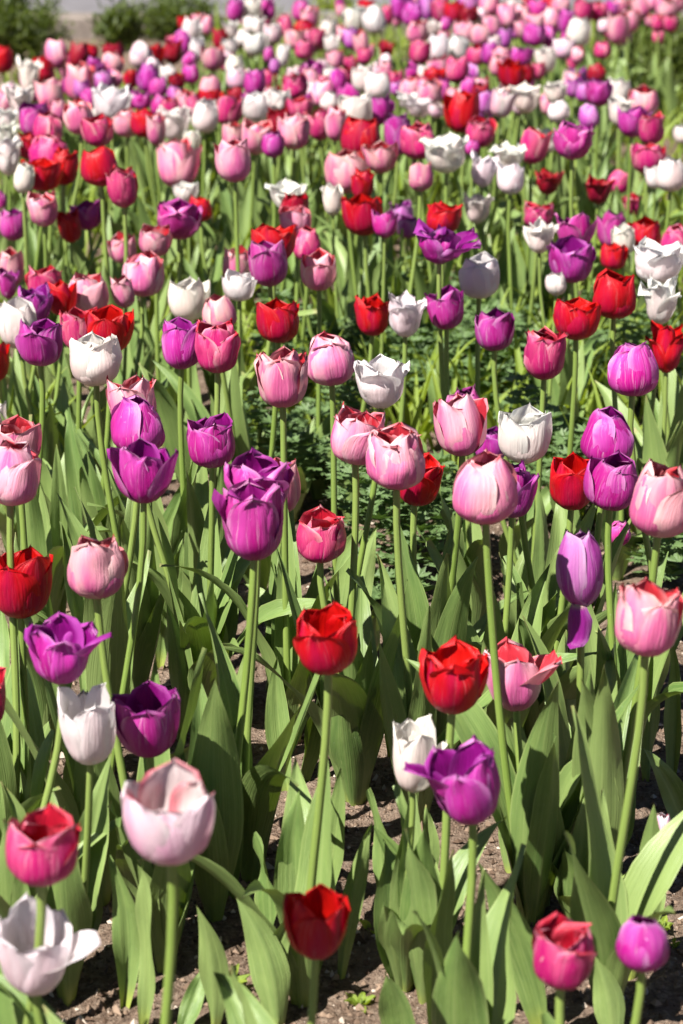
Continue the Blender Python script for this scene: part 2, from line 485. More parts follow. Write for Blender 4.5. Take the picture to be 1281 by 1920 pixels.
def tube(p0, p1, lean, r0, r1, sides, segs):
    p0, p1 = np.array(p0, float), np.array(p1, float)
    t = np.linspace(0, 1, segs)[:, None]
    Lh = np.linalg.norm(p1 - p0)
    c1 = p0 + np.array((0, 0, Lh * 0.35)) + lean * Lh
    c2 = p1 - np.array((0, 0, Lh * 0.30)) - lean * Lh * 0.3
    P = (1 - t) ** 3 * p0 + 3 * t * (1 - t) ** 2 * c1 + 3 * t * t * (1 - t) * c2 + t ** 3 * p1
    r = (r0 + (r1 - r0) * t)
    a = np.linspace(0, 2 * math.pi, sides, endpoint=False)
    ring = np.stack([np.cos(a), np.sin(a), 0 * a], 1)
    V = (P[:, None, :] + r[:, :, None] * ring[None]).reshape(-1, 3)
    F = [(j * sides + i, j * sides + (i + 1) % sides, (j + 1) * sides + (i + 1) % sides, (j + 1) * sides + i) for j in range(segs - 1) for i in range(sides)]
    uv = np.stack([np.tile(np.linspace(0.2, 0.8, sides), segs), np.repeat(np.linspace(0.1, 1, segs), sides)], 1)
    return V, F, uv

def leaf_verts(L, W, az, e0, e1, twist, wave, seed, nv=15, nu=7, power=1.6, roll=0.0, base_r=0.008):
    g = np.random.default_rng(seed)
    m = 50
    t = np.linspace(0, 1, m)
    el = np.radians(e0 + (e1 - e0) * t ** power)
    d = np.array((math.cos(az), math.sin(az), 0)); s0 = np.array((-math.sin(az), math.cos(az), 0)); zz = np.array((0, 0, 1.0))
    tan = np.cos(el)[:, None] * d + np.sin(el)[:, None] * zz
    side = (g.uniform(-.22, .22) * t ** 2)[:, None] * s0
    cen = np.concatenate([[np.zeros(3)], np.cumsum((tan + side)[:-1] * (L / (m - 1)), 0)]) + d * base_r
    nor = -np.sin(el)[:, None] * d + np.cos(el)[:, None] * zz
    v = np.linspace(0, 1, nv); u = np.linspace(-1, 1, nu)
    ci = np.stack([np.interp(v, t, cen[:, k]) for k in range(3)], 1)
    ni = np.stack([np.interp(v, t, nor[:, k]) for k in range(3)], 1)
    tw = twist * v ** 1.5
    si = s0[None] * np.cos(tw)[:, None] + ni * np.sin(tw)[:, None]
    nn = ni * np.cos(tw)[:, None] - s0[None] * np.sin(tw)[:, None]
    return leaf_section(ci, si, nn, v, u, W, wave, roll, g)

def leaf_section(ci, si, nn, v, u, W, wave, roll, g, open_=1.0):
    sh = np.clip(0.42 + 1.5 * v, 0, 1) * np.clip(1 - np.clip((v - 0.36) / 0.64, 0, 1) ** 1.75, 0.004, 1)
    w = W / 2 * sh
    curl = np.interp(v, [0, 0.2, 0.5, 1], [1.9, 1.0, 0.45, 0.7]) * open_ + roll
    U = u[None, :]
    th = U * curl[:, None]
    rad = w[:, None] / np.maximum(curl[:, None], 1e-3)
    a = rad * np.sin(th); b = rad * (1 - np.cos(th))
    k = g.uniform(1.2, 2.4); p1, p2 = g.uniform(0, 6.28, 2)
    vv = v[:, None]
    b = b + wave * np.abs(U) ** 2 * np.sin(2 * math.pi * k * vv + np.where(U < 0, p1, p2)) * np.clip(vv * 3, 0, 1)
    b = b - 0.0035 * np.exp(-(U / 0.15) ** 2) * np.clip((1 - vv) * 2, 0, 1)
    P = ci[:, None, :] + a[..., None] * si[:, None, :] + b[..., None] * nn[:, None, :]
    return P.reshape(-1, 3)

def leaf_between(B, T, W, bow, seed, nv=17, nu=9, face=0.0, back=False):
    """a leaf from a point in the soil to its tip; the broad side faces the path it is seen from"""
    g = np.random.default_rng(seed)
    B, T = np.array(B, float), np.array(T, float)
    Lc = np.linalg.norm(T - B)
    ctl = 0.5 * (B + T) + np.array((bow * Lc, g.uniform(-.04, .10) * Lc, 0.10 * Lc))
    v = np.linspace(0, 1, nv); u = np.linspace(-1, 1, nu)
    t = v[:, None]
    ci = (1 - t) ** 2 * B + 2 * t * (1 - t) * ctl + t * t * T
    tan = 2 * (1 - t) * (ctl - B) + 2 * t * (T - ctl)
    tan /= np.linalg.norm(tan, axis=1, keepdims=True)
    ang = face + g.uniform(-.5, .5) + g.uniform(-.7, .7) * v
    n0 = np.stack([np.sin(ang), -np.cos(ang), 0.25 + 0 * v], 1)
    if back: n0 = -n0
    nn = n0 - tan * (n0 * tan).sum(1, keepdims=True)
    nn /= np.linalg.norm(nn, axis=1, keepdims=True)
    si = np.cross(tan, nn)
    return leaf_section(ci, si, nn, v, u, W, g.uniform(0.002, 0.005), g.uniform(-.1, .3), g, 0.8)

# ------------------------------------------------------------------ the tulips: colour, x, y, width, height (photograph pixels), form | label
TULIPS = '''
W 66 1768 138 195 or|white tulip low at the near left corner, one petal stretched out sideways
H 82 1583 138 155 na|rose pink tulip with magenta front petal, above the white one in the near left corner
B 316 1522 176 200 oa|big blush white tulip with a dark pink slit, largest flower near the left
R 594 1728 125 142 oa|short red tulip with pointed petals, alone over bare soil near the bottom
H 1058 1782 118 144 n|pink tulip with pale front petal, low beside the small round purple tulip
P 1205 1770 100 105 c|small round closed purple tulip lowest in the near right corner
B 1243 1547 34 50 c|tiny blush white bud hiding low behind leaves at the right edge
P 868 1462 142 172 ol|crumpled wide open magenta purple tulip in front of a white one
W 787 1412 102 148 o|white tulip half hidden behind the crumpled purple one
R 852 1265 132 152 oa|wide open red tulip touching a pale pink tulip with flung petal
K 958 1264 112 142 or|pale pink tulip beside the open red one, one red lined petal flung out
R 610 1195 120 142 n|crimson tulip standing alone at mid height over broad leaves
P 272 1347 132 150 oa|open magenta purple tulip overlapping the shaded white one, near left
W 165 1358 108 152 o|shaded greyish white tulip behind the open purple one, near left
P 114 1214 136 142 or|magenta purple tulip with one petal sticking out, below the red at left edge
R 42 1090 115 142 o|red tulip cut by the left edge, above the purple with a stuck out petal
K 182 1062 113 124 n|pale pink tulip with red inside showing, next to the red one at left
H -38 1310 104 124 n|rose pink tulip almost outside the left edge, lower left
P 465 970 135 166 oa|large magenta purple tulip in front of another purple one, centre left
P 486 902 132 132 o|purple tulip directly behind the large magenta one, centre left
K 522 910 84 112 n|pale pink tulip peeping out behind two overlapping purple ones
H 603 1000 94 112 n|rose pink tulip between the big purple pair and the green ground cover
P 268 880 138 132 o|wide open magenta tulip in front of two stacked flowers, left of centre
P 258 796 102 114 n|ruffled purple tulip between a pale pink and a wide open magenta one
K 245 754 95 114 n|pale pink tulip behind the ruffled purple one, left of centre
P 395 825 92 106 n|ruffled purple tulip with dark rim standing free, left of centre
K 25 886 112 128 n|big pale pink tulip cut by the left edge, in front of a red rimmed one
K 32 824 96 100 n|red rimmed pink tulip just behind the big pale pink at the left edge
W -18 790 66 90 n|white tulip whose tip only shows at the left edge, mid height
L 1088 1066 90 152 ch|lilac purple tulip with one petal hanging down, right of centre
K 1220 1155 130 156 n|large pink tulip near the right edge, below the other big pink one
K 1242 934 120 148 n|pink tulip cut by the right edge beside a purple one
P 1145 900 102 116 na|magenta purple tulip between a red and a pink one, at right
R 1074 902 86 112 n|red tulip half behind a magenta purple one, at right
P 1138 818 98 104 n|ruffled purple tulip above the red and purple pair, at right
K 910 912 122 136 na|big pink tulip overlapping a purple one, right of centre
P 966 916 86 110 n|purple tulip tucked behind the big pink one, right of centre
W 983 812 103 118 n|clean white tulip above the pink and purple pair, right of centre
P 920 832 62 70 nB|purple tulip of which only a sliver shows between white and pink ones
K 863 796 103 122 n|pink tulip with striped petals, left of the clean white one
P 872 764 80 66 n|purple rim showing behind the striped pink tulip, right of centre
K 742 855 112 122 n|pale pink tulip overlapping a red one, centre
K 673 812 106 118 n|pale pink tulip with dark red rim, behind another pale pink, centre
R 790 898 92 102 nB|red tulip tilted behind the pale pink one, centre
K 527 706 103 120 na|pale pink tulip with red inner petal showing, centre left
K 620 671 90 107 n|pale pink tulip just behind and beside the one with a red inner petal
W 717 714 108 108 fa|white tulip with spread pointed petals, above the pale pink pair, centre
R 520 600 82 89 na|round red tulip standing free above two pale pink ones, centre left
P 347 642 88 102 na|purple tulip overlapping a deep pink one, left of centre
H 408 648 88 104 n|deep pink tulip beside and behind the purple one, left of centre
K 412 586 66 72 n|pale pink tulip behind the purple and deep pink pair
W 355 560 80 88 o|white tulip above the purple and deep pink pair, left
W 180 672 98 108 na|white tulip with ruffled rim in front of a large red one, left
R 205 616 94 96 oa|large red tulip behind the ruffled white one, left
H 150 616 76 88 n|raspberry pink tulip squeezed beside the large red one, left
K 165 550 80 76 n|pale pink tulip with red tips above the large red one, left
P 75 641 87 92 na|ruffled purple tulip in front of a tall white one near the left edge
W 32 604 76 104 n|tall white tulip behind the ruffled purple one near the left edge
P 68 568 66 78 o|dark purple tulip between a white and a rose one near the left edge
H 82 536 72 84 n|rose tulip with pale petals behind the dark purple one near the left edge
R 116 556 58 72 n|red tulip of which a strip shows between rose and pale pink, left
P 14 530 48 62 f|ragged purple tulip above the tall white one at the left edge
K 18 500 56 76 n|pale pink tulip above the ragged purple one at the left edge
R -10 675 56 86 n|red tulip cut by the left edge beside the ruffled purple one
P 1188 692 97 106 na|ruffled lilac purple tulip in front of a dark red one, right edge
R 1248 650 82 98 f|ruffled deep red tulip behind the lilac purple one, right edge
H 1023 662 83 104 na|deep pink tulip with dark red throat below a red one, right of centre
R 1083 596 90 86 oa|red tulip with an orange lit side petal, right of centre
R 1152 550 83 83 n|red tulip left of the white one near the right edge
W 1235 561 82 96 f|white tulip with folded petals beside a red one, right edge
W 1236 488 98 86 f|white tulip with petals spread wide, above another white at the right edge
P 928 616 76 87 na|purple tulip standing alone over low lobed leaves, right of centre
P 832 575 76 88 n|purple tulip touching a ragged white one, right of centre
W 765 588 74 92 f|ragged white tulip between a red and a purple one, centre right
R 698 588 68 86 n|red tulip left of the ragged white one, centre
W 898 515 78 92 n|clean white tulip standing alone above the low purple one, right of centre
P 1070 485 95 94 oa|big open purple tulip in front of other purple ones, right
P 1080 432 84 74 o|purple tulip with folded rim just behind the big open purple one, right
P 1145 428 58 76 n|upright purple tulip between a purple and a red one, right
W 1014 440 66 72 f|ragged white tulip left of the purple cluster, right
H 1010 402 55 54 n|rose tulip behind the ragged white one, right
R 1208 440 65 72 n|red tulip with a white one behind it, right
W 1168 448 46 66 n|white tulip wedged between purple and red ones, right
R 1152 480 54 54 n|small red tulip under the upright purple one, right
H 1266 448 54 42 n|rose tulip at the right edge above the spread white one
W 1042 532 40 46 c|small pale tulip below the big open purple one, right
P 818 452 92 86 fr|purple tulip with narrow splayed petals, centre right
R 834 408 68 58 n|red tulip directly behind the splayed purple one, centre right
W 896 388 62 64 f|white tulip with spiky petals right of a red one
L 752 402 48 60 n|pinkish lilac tulip behind two small purple ones, centre
P 722 418 50 56 o|purple tulip between a large red and a lilac one, centre
L 766 424 42 44 n|small lilac tulip below the pinkish lilac one, centre
R 678 402 80 82 na|large round red tulip in the centre of the upper field
K 597 505 68 82 na|pale pink tulip with a straight rim, right of a red and purple pair
H 576 456 52 72 n|rose pink tulip above the pale pink one with a straight rim
K 553 414 62 60 n|pink tulip below a dark red one, centre
D 553 390 56 50 n|dark red tulip between a white and a pink one, centre
W 536 364 80 56 f|white tulip with floppy petals behind the dark red one, centre
R 515 455 90 76 o|red tulip behind the upright purple one, centre left
P 502 493 76 90 na|upright dark purple tulip in front of a red one, centre left
K 445 497 56 82 n|pale pink tulip left of the upright dark purple one
W 448 534 70 62 n|white tulip low behind the pale pink and dark purple pair
P 338 410 86 80 oa|open purple tulip with a red one behind it, left of centre
R 376 390 44 52 n|red tulip peeping out behind the open purple one
W 348 360 50 44 o|white tulip between the pink one above and the open purple below
K 337 304 72 80 n|pink tulip with a folded side petal, left of centre
K 435 300 58 70 n|pale pink tulip standing free, left of centre, upper field
W 622 372 44 66 n|narrow white tulip left of a pale pink one, centre
K 650 320 68 74 n|pale pink tulip in front of a red one, centre, upper field
R 682 344 48 62 n|red tulip behind the pale pink one, above the large round red
K 712 292 58 56 o|pink tulip below a red and a purple one, centre
K 790 330 46 58 n|pale pink tulip standing free below a white one, centre right
W 832 285 78 66 f|white tulip with spread petals, right of a pink pair
P 745 250 44 66 n
H 784 262 56 58 n
R 677 255 62 56 n
P 708 205 54 50 o
W 666 205 54 60 n
R 865 208 56 70 n
H 903 245 48 44 n
P 886 276 24 22 c
W 912 314 48 62 f
W 958 332 52 66 n
W 952 290 60 46 f
H 1005 272 52 60 n
W 1030 262 44 42 f
P 1075 262 68 62 o
L 1105 218 32 44 c
D 1030 340 54 52 f
D 1124 354 60 58 f
H 1160 340 42 48 n
H 1190 382 48 44 o
H 1217 295 56 54 o
W 1226 330 36 48 n
W 1258 325 46 58 n
P 1190 226 56 52 o
H 1222 240 40 54 n
W 1165 206 40 50 f
K 1206 188 48 48 n
W 1280 250 30 26 n
P 25 420 52 64 n|purple tulip near the left edge, left of a pale pink one
K 80 390 58 70 n|pale pink tulip in front of a red one, left edge, upper field
R 130 422 46 66 n|red tulip half hidden by a purple one, left
P 163 402 66 60 o|purple tulip in front of the half hidden red one, left
H 228 346 62 86 n|rose pink tulip with pale stripes, in front of a red one, left
R 187 310 58 62 n|red tulip behind the striped rose pink one, left
R 80 326 70 56 o|open red tulip under a rose one, left edge
H 92 290 62 56 n|rose tulip in the middle of a red cluster, left edge
R 52 272 34 46 n|red tulip at the upper side of the rose one, left edge
R 122 310 44 62 n|red tulip behind the rose one in the red cluster, left edge
W 46 332 40 62 n
W 15 290 48 66 f
P 0 376 26 44 n
W 6 255 50 50 f
K 228 462 56 64 n|rose pink tulip beside a larger pale one, left of centre
K 292 450 62 64 o|red rimmed pink tulip behind a larger pale pink one, left of centre
K 268 511 80 92 na|large pale pink tulip in front of two others, left of centre
K 230 545 46 66 n|pale pink tulip low behind the large pale one, left of centre
H 182 243 50 54 n
K 148 217 50 60 n
P 65 222 50 52 n
H 90 238 46 48 n
K 90 173 48 52 n
W 55 140 44 56 f
W 36 185 50 52 f
W 14 222 42 44 f
K 152 153 46 60 n
K 8 187 42 42 n
W 212 188 64 68 o
R 78 130 40 34 n
R 5 108 34 42 n
K 106 100 34 44 c
D 148 102 32 38 n
R 170 98 24 24 n
D 212 96 34 26 n
P 180 125 34 32 n
K 212 118 34 36 n
L 194 150 28 32 n
K 216 145 26 28 n
B 265 103 36 42 c
R 293 100 32 32 n
P 277 145 36 44 n
B 286 120 20 22 c
R 246 146 24 30 n
P 296 162 30 32 n
W 315 137 26 28 n
P 265 188 32 32 n
P 302 196 32 38 n
R 269 228 40 50 n
K 293 241 32 54 n
W 326 230 54 60 f
W 360 264 28 38 n
K 236 229 42 42 n
K 112 206 26 38 n
H 178 186 22 32 n
W 186 208 26 26 n
P 442 18 28 36 n
W 472 16 34 38 n
P 501 16 26 34 n
P 564 18 28 34 n
K 580 32 30 36 n
R 345 42 22 24 n
W 362 55 36 38 o
K 374 40 26 28 n
K 388 46 22 30 n
P 343 80 26 42 c
D 325 96 30 36 n
H 324 80 22 26 n
W 370 90 26 36 n
P 355 112 22 28 c
P 357 137 28 30 n
D 415 72 26 34 n
W 433 55 28 28 f
W 430 88 26 30 n
K 398 108 38 38 o
B 424 106 24 26 n
W 440 122 30 32 n
B 447 145 36 36 n
P 478 154 34 42 n
W 470 46 26 28 n
W 486 48 24 28 n
W 455 70 22 26 n
W 476 82 32 34 n
W 494 76 24 32 n
B 512 62 30 32 n
P 505 102 18 26 c
W 531 102 22 36 n
L 515 122 18 24 n
H 535 46 26 34 n
R 570 58 36 24 n
K 553 72 32 32 n
K 576 70 22 26 n
H 570 92 28 30 n
H 596 70 24 30 n
W 615 55 28 32 n
W 622 80 26 30 n
K 628 110 28 30 n
P 585 132 36 38 n
B 606 124 22 26 n
W 620 142 26 30 n
P 634 150 28 38 n
H 553 160 40 44 n
K 582 155 28 42 n
K 605 174 38 46 n
W 605 158 28 26 n
D 525 168 22 20 n
W 505 165 24 28 n
W 480 200 48 50 o
W 520 192 46 48 n
D 443 178 26 24 n
K 395 163 36 32 n
R 395 184 44 28 o
L 330 182 28 42 n
K 346 190 30 42 n
H 362 196 26 38 n
W 385 216 42 58 n
W 412 200 26 30 n
H 430 206 42 50 n
W 618 190 30 26 n
D 330 150 30 20 n
K 440 252 38 46 n
K 482 255 48 58 n
P 512 268 36 46 n
D 526 228 42 50 o
K 550 243 52 62 n
H 595 230 44 56 o
K 630 230 34 58 n
H 560 203 44 40 o
R 632 212 28 30 n
R 687 12 28 24 n
W 663 33 40 42 n
W 702 36 38 42 n
H 725 26 22 32 n
P 754 12 36 42 n
P 773 25 34 34 n
K 776 4 28 22 n
L 797 15 28 38 n
H 825 19 30 38 n
K 828 2 26 20 n
R 852 22 34 36 n
D 880 28 28 30 n
L 880 8 34 28 n
K 918 8 34 30 n
B 903 29 20 26 c
K 922 48 30 36 n
K 950 28 32 38 n
P 835 45 20 24 c
K 783 58 34 36 n
W 808 52 36 30 n
K 870 57 32 38 n
K 902 65 32 32 n
L 945 70 28 32 n
B 926 82 24 28 n
P 918 99 28 34 n
K 939 105 30 32 n
K 832 70 22 24 n
H 788 96 34 38 n
W 820 90 36 42 n
W 857 88 38 42 n
H 892 103 30 28 n
K 822 126 36 30 n
H 858 128 38 42 n
L 885 136 26 28 n
K 935 122 32 32 n
R 953 136 40 44 n
L 658 70 28 34 n
K 676 80 28 40 n
H 683 104 22 26 n
D 725 95 28 34 f
B 723 113 20 22 c
B 708 130 24 32 n
K 722 136 22 36 n
W 680 146 36 42 n
W 708 160 40 42 n
H 742 148 26 28 n
L 745 165 22 24 n
R 815 146 38 34 n
W 795 136 20 24 n
K 770 166 36 36 n
K 806 172 42 46 n
P 832 166 22 38 n
K 848 178 22 26 n
B 870 178 24 26 n
W 765 186 36 30 f
W 786 200 42 34 f
B 820 205 28 26 n
K 904 160 26 28 n
D 902 174 32 34 n
L 914 190 36 42 n
B 945 188 42 56 n
P 644 150 22 34 n
P 646 176 24 30 n
W 968 12 28 26 n
R 986 5 26 22 n
K 978 25 28 30 n
P 1008 18 34 30 n
R 1027 8 22 22 n
K 1051 10 30 28 n
K 1033 34 28 36 n
P 1063 38 28 38 n
W 1085 58 38 46 n
K 978 53 28 32 n
K 1002 42 32 28 n
P 1003 62 36 38 n
P 1028 66 26 32 n
B 1058 89 36 34 n
K 1083 102 22 28 c
B 1134 48 22 22 n
H 1130 92 26 28 n
P 978 106 38 32 n
W 1022 110 36 40 o
H 1010 132 22 26 n
R 966 142 34 42 o
D 988 138 26 30 n
H 1096 19 34 36 n
H 1122 20 30 30 n
P 1145 18 28 30 n
K 1166 10 28 26 n
K 1160 50 34 50 n
K 1183 38 32 36 n
K 1200 13 32 34 n
K 1250 14 34 34 n
H 1236 42 24 26 n
H 1258 43 22 26 n
K 1222 5 28 24 n
L 1085 148 30 38 n
B 1068 152 22 34 n
D 1118 135 28 30 n
P 1122 172 46 46 o
L 1098 172 30 32 n
W 1042 171 38 40 n
W 1048 208 34 38 c
W 985 182 50 52 f
W 1162 168 34 42 n
P 1160 1000 46 44 c|dark purple bud lying low behind a broad leaf, right
K 1272 6 28 26 n
'''
CNAME = {'P': 'purple', 'L': 'lilac', 'K': 'pale pink', 'H': 'rose pink', 'W': 'white', 'B': 'blush white', 'R': 'red', 'D': 'dark red'}
NOMW = {'c': 0.054, 'n': 0.062, 'o': 0.072, 'f': 0.072}
heads = []
for ln in TULIPS.strip().splitlines():
    a, _, lab = ln.partition('|')
    c, X, Y, W, Hh, s = a.split()
    X, Y, W, Hh = map(float, (X, Y, W, Hh))
    if Y < 330: W *= 1.22; Hh *= 1.2
    if Y < 160: Hh *= 1.12
    zp = depth_at_height(Y, 0.42)
    zm = FPX * NOMW[s[0]] / W
    if Y < 150: zm = zp
    z = zp * (zm / zp) ** 0.6
    hh = CAM_H - z * (SP + (Y - 960) / FPX * CP)
    hh = min(max(hh, 0.25), 0.53)
    if lab.startswith('tiny blush'): hh = 0.12
    if lab.startswith('dark purple bud'): hh = 0.19
    z = depth_at_height(Y, hh)
    heads.append(dict(c=c, x=X, y=Y, w=W, h=Hh, s=s[0], opts=s[1:], lab=lab, z=z))
# flowers that overlap in the picture stand clear of each other in depth, the lower one nearer
for it in range(12):
    for i, a in enumerate(heads):
        for b in heads[i + 1:]:
            if abs(a['x'] - b['x']) < 0.46 * (a['w'] + b['w']) and abs(a['y'] - b['y']) < 0.46 * (a['h'] + b['h']):
                f, k = (a, b) if a['y'] + a['h'] / 2 - 200 * ('B' in a['opts']) >= b['y'] + b['h'] / 2 - 200 * ('B' in b['opts']) else (b, a)
                need = 0.46 * (a['w'] * a['z'] + b['w'] * b['z']) / FPX
                gap = k['z'] - f['z']
                if gap < need:
                    d = (need - gap) * 0.5
                    k['z'] += d; f['z'] -= d
gx_ = np.random.default_rng(77)
for _ in range(130):
    Y = 6 + 200 * gx_.random(); X = gx_.uniform(-10, 1290)
    if X < 420 and Y < 105: continue
    if X > 1080 and 80 < Y: continue
    W = 24 + (Y * 0.11) ; c = gx_.choice(list('PPPPPKKKKKHHHHHLLB'))
    z = depth_at_height(Y, 0.36)
    heads.append(dict(c=str(c), x=X, y=Y, w=W * 0.78, h=W * 1.0, s='n', opts='', lab='', z=z, extra=True))
heads.sort(key=lambda q: (1e6 if 'extra' in q else 0) - q['w'] * q['h'])
vis = lambda q: q['w'] * q['h']
N_IND = 300

# ---- labels of the far flowers: what stands beside them and where in the photograph
def colname(q): return CNAME[q['c']]
def place(q):
    x, y = q['x'], q['y']
    col = ['far left', 'left', 'left of centre', 'middle', 'right of centre', 'right', 'far right'][min(6, max(0, int(x / 1281 * 7)))]
    row = 'very top edge' if y < 26 else 'close to the top' if y < 60 else 'far rows' if y < 110 else 'below the far rows' if y < 190 else 'upper third'
    return row + ', ' + col
used = set(q['lab'].lower() for q in heads if q['lab'])
def auto_label(q):
    oth = [(r['x'] - q['x'], r['y'] - q['y'], r) for r in heads if r is not q and 'extra' not in r]
    near = sorted(oth, key=lambda t: t[0] ** 2 + t[1] ** 2)[:9]
    L = [t for t in near if t[0] < -abs(t[1]) * 0.7]
    Rr = [t for t in near if t[0] > abs(t[1]) * 0.7]
    F = [t for t in near if t[1] > abs(t[0]) * 0.7]
    B = [t for t in near if t[1] < -abs(t[0]) * 0.7]
    form = {'c': 'closed ', 'o': 'open ', 'f': 'ragged ', 'n': ''}[q['s']]
    me = form + colname(q) + ' tulip'
    rel = []
    if L and Rr:
        a_, b_ = colname(L[0][2]), colname(Rr[0][2])
        rel.append('between two %s ones' % a_ if a_ == b_ else 'between %s and %s ones' % (a_, b_))
    if F: rel.append('behind a %s one' % colname(F[0][2]))
    if B: rel.append('in front of a %s one' % colname(B[0][2]))
    if L: rel.append('right beside a %s one' % colname(L[0][2]))
    if Rr: rel.append('with a %s one on its right' % colname(Rr[0][2]))
    size = '' 
    cands = [me + ' ' + r + ', ' + place(q) for r in rel]
    cands += ['small ' + c for c in cands] + [me + ' ' + r1 + ', ' + r2 + ', ' + place(q) for r1 in rel for r2 in rel if r1 != r2]
    cands += ['slim ' + c for c in cands[:5]] + ['low ' + c for c in cands[:5]]
    for c in cands:
        if c.lower() not in used and len(c.replace(',', ' ').split()) <= 16: break
    used.add(c.lower())
    return c

def build_head(q, nv, nu, seed):
    """tepals in world coordinates, fitted to the size the flower has in the photograph"""
    g = np.random.default_rng(seed)
    pet = flower(q['s'], q['opts'], seed, nv, nu)
    c = at(q['x'], q['y'], q['z'])
    wm, hm = q['w'] * q['z'] / FPX, q['h'] * q['z'] / FPX
    view = c - np.array((0, 0, CAM_H)); view /= np.linalg.norm(view)
    up = np.array((0, 0, 1.0)); up = up - view * view.dot(up); up /= np.linalg.norm(up)
    tx, ty = g.normal(0, 0.07), g.normal(0.0, 0.06)
    if 'tilted' in q['lab']: tx = 0.22
    ax = np.array((tx, ty, 1.0)); ax /= np.linalg.norm(ax)
    e1 = np.cross((0, 1, 0), ax); e1 /= np.linalg.norm(e1)
    e2 = np.cross(ax, e1)
    M = np.stack([e1, e2, ax])
    main = np.concatenate([p for p, b in pet if not b])
    sx = sz = 1.0
    for _ in range(4):
        P = (main * (sx, sx, sz)) @ M
        w = P[:, 0].max() - P[:, 0].min()
        hh = (P @ up).max() - (P @ up).min()
        sx *= wm / w; sz *= hm / hh
        sz = min(max(sz, 0.62 * sx), 1.7 * sx)
    P = (main * (sx, sx, sz)) @ M
    ctr = np.array(((P[:, 0].max() + P[:, 0].min()) / 2, 0, 0))
    vy = ((P @ up).max() + (P @ up).min()) / 2
    org = c - ctr - up * vy
    return [((p * (sx, sx, sz)) @ M + org, b) for p, b in pet], org, ax, sx

GROUP = 'tulips growing in the flower bed'
rest = Bag()
n_t = 0
roots = []
sinks = []
for idx, q in enumerate(heads):
    seed = 1000 + idx * 17
    g = np.random.default_rng(seed + 5)
    px = q['w'] * 683 / 1281
    nv, nu = (13, 11) if px > 45 else (10, 9) if px > 25 else (8, 7)
    individual = idx < N_IND
    if not individual: nv, nu = 7, 5
    pet, org, ax, sx = build_head(q, nv, nu, seed)
    near = q['z'] < 3.2
    sc = sx / 0.055
    lean = np.array((g.normal(0, 0.055), g.normal(0, 0.045), 0))
    base = np.array((org[0] + g.normal(0, 0.028), org[1] + g.normal(0.0, 0.02), -0.01))
    H = max(org[2], 0.06)
    r1 = 0.0030 * min(1.25, max(0.7, sc / 1.2))
    # leaves
    nl = 4 if q['z'] < 2.35 else 6 if near else 4
    bz = base[1] * CP + (CAM_H - 0.1) * SP
    gpx, gpy = 640.5 + FPX * base[0] / bz, 960 + FPX * (-base[1] * SP + (CAM_H - 0.1) * CP) / bz
    in_patch = q['z'] > 2.0 and min(cover_px(gpx, gpy - d_) for d_ in (0, 60, 120, 180)) < 0.9
    if in_patch: nl = 2
    az0 = g.uniform(0, 6.28)
    leaves = []
    for k in range(nl):
        az = (math.pi / 2 if (k + n_t) % 2 else -math.pi / 2) + g.normal(0, 0.75)
        L = H * g.uniform(0.52, 0.84) + 0.04
        L = min(L, 0.33) * (0.62 if in_patch else 1.0)
        W = g.uniform(0.046, 0.070) * (1.0 if k < 2 else 0.75)
        flop = g.random() < 0.33
        e0 = g.uniform(74, 88)
        e1 = g.uniform(-10, 30) if flop else g.uniform(48, 82)
        leaves.append(leaf_verts(L, W, az, e0, e1, g.normal(0, 0.55), g.uniform(0.002, 0.007), int(g.integers(1e9)), 15 if near else 9, 7 if near else 5, g.uniform(1.3, 2.6), g.uniform(-.1, .35)))
    lnv, lnu = (15, 7) if near else (9, 5)
    top = org + ax * 0.006
    if individual:
        lab = q['lab'] or auto_label(q)
        t = thing('tulip', base, lab, 'tulip', GROUP)
        v, f, uv = tube((0, 0, 0), top - base, lean, r1 * 1.2, r1, 10 if near else 6, 10 if near else 6)
        link('stem', mesh('stem', v, f, uv), STEM, t)
        for p in leaves:
            link('leaf', mesh('leaf', p, grid_faces(lnv, lnu), grid_uv(lnv, lnu)), LEAF, t)
        k = g.uniform(0.86, 1.06) if q['c'] not in 'WB' else g.uniform(0.96, 1.04)
        tint = (k * (g.uniform(0.86, 1.04) if q['c'] == 'P' else 1), k * g.uniform(0.93, 1.05), k * (g.uniform(0.88, 1.15) if q['c'] == 'P' else g.uniform(0.93, 1.05)), 1)
        m = PET[q['c']]
        for p, b in pet:
            o = link('petal', mesh('petal', p - base, grid_faces(nv, nu), grid_uv(nv, nu)), m, t)
            o.color = tint
        n_t += 1
        if near: roots.append((base, t))
    else:
        v, f, uv = tube(base, top, lean, r1 * 1.2, r1, 4, 4)
        rest.add(v, f, uv, 8)
        for p in leaves:
            rest.add(p + base, grid_faces(lnv, lnu), grid_uv(lnv, lnu), 9)
        for p, b in pet:
            rest.add(p, grid_faces(nv, nu), grid_uv(nv, nu), PET_ORDER.index(q['c']))
if rest.n:
    ro = rest.build('far_tulips', [PET[k] for k in PET_ORDER] + [STEM, LEAF])
    tag(ro, 'many small blurred tulips filling the far rows', kind='stuff')

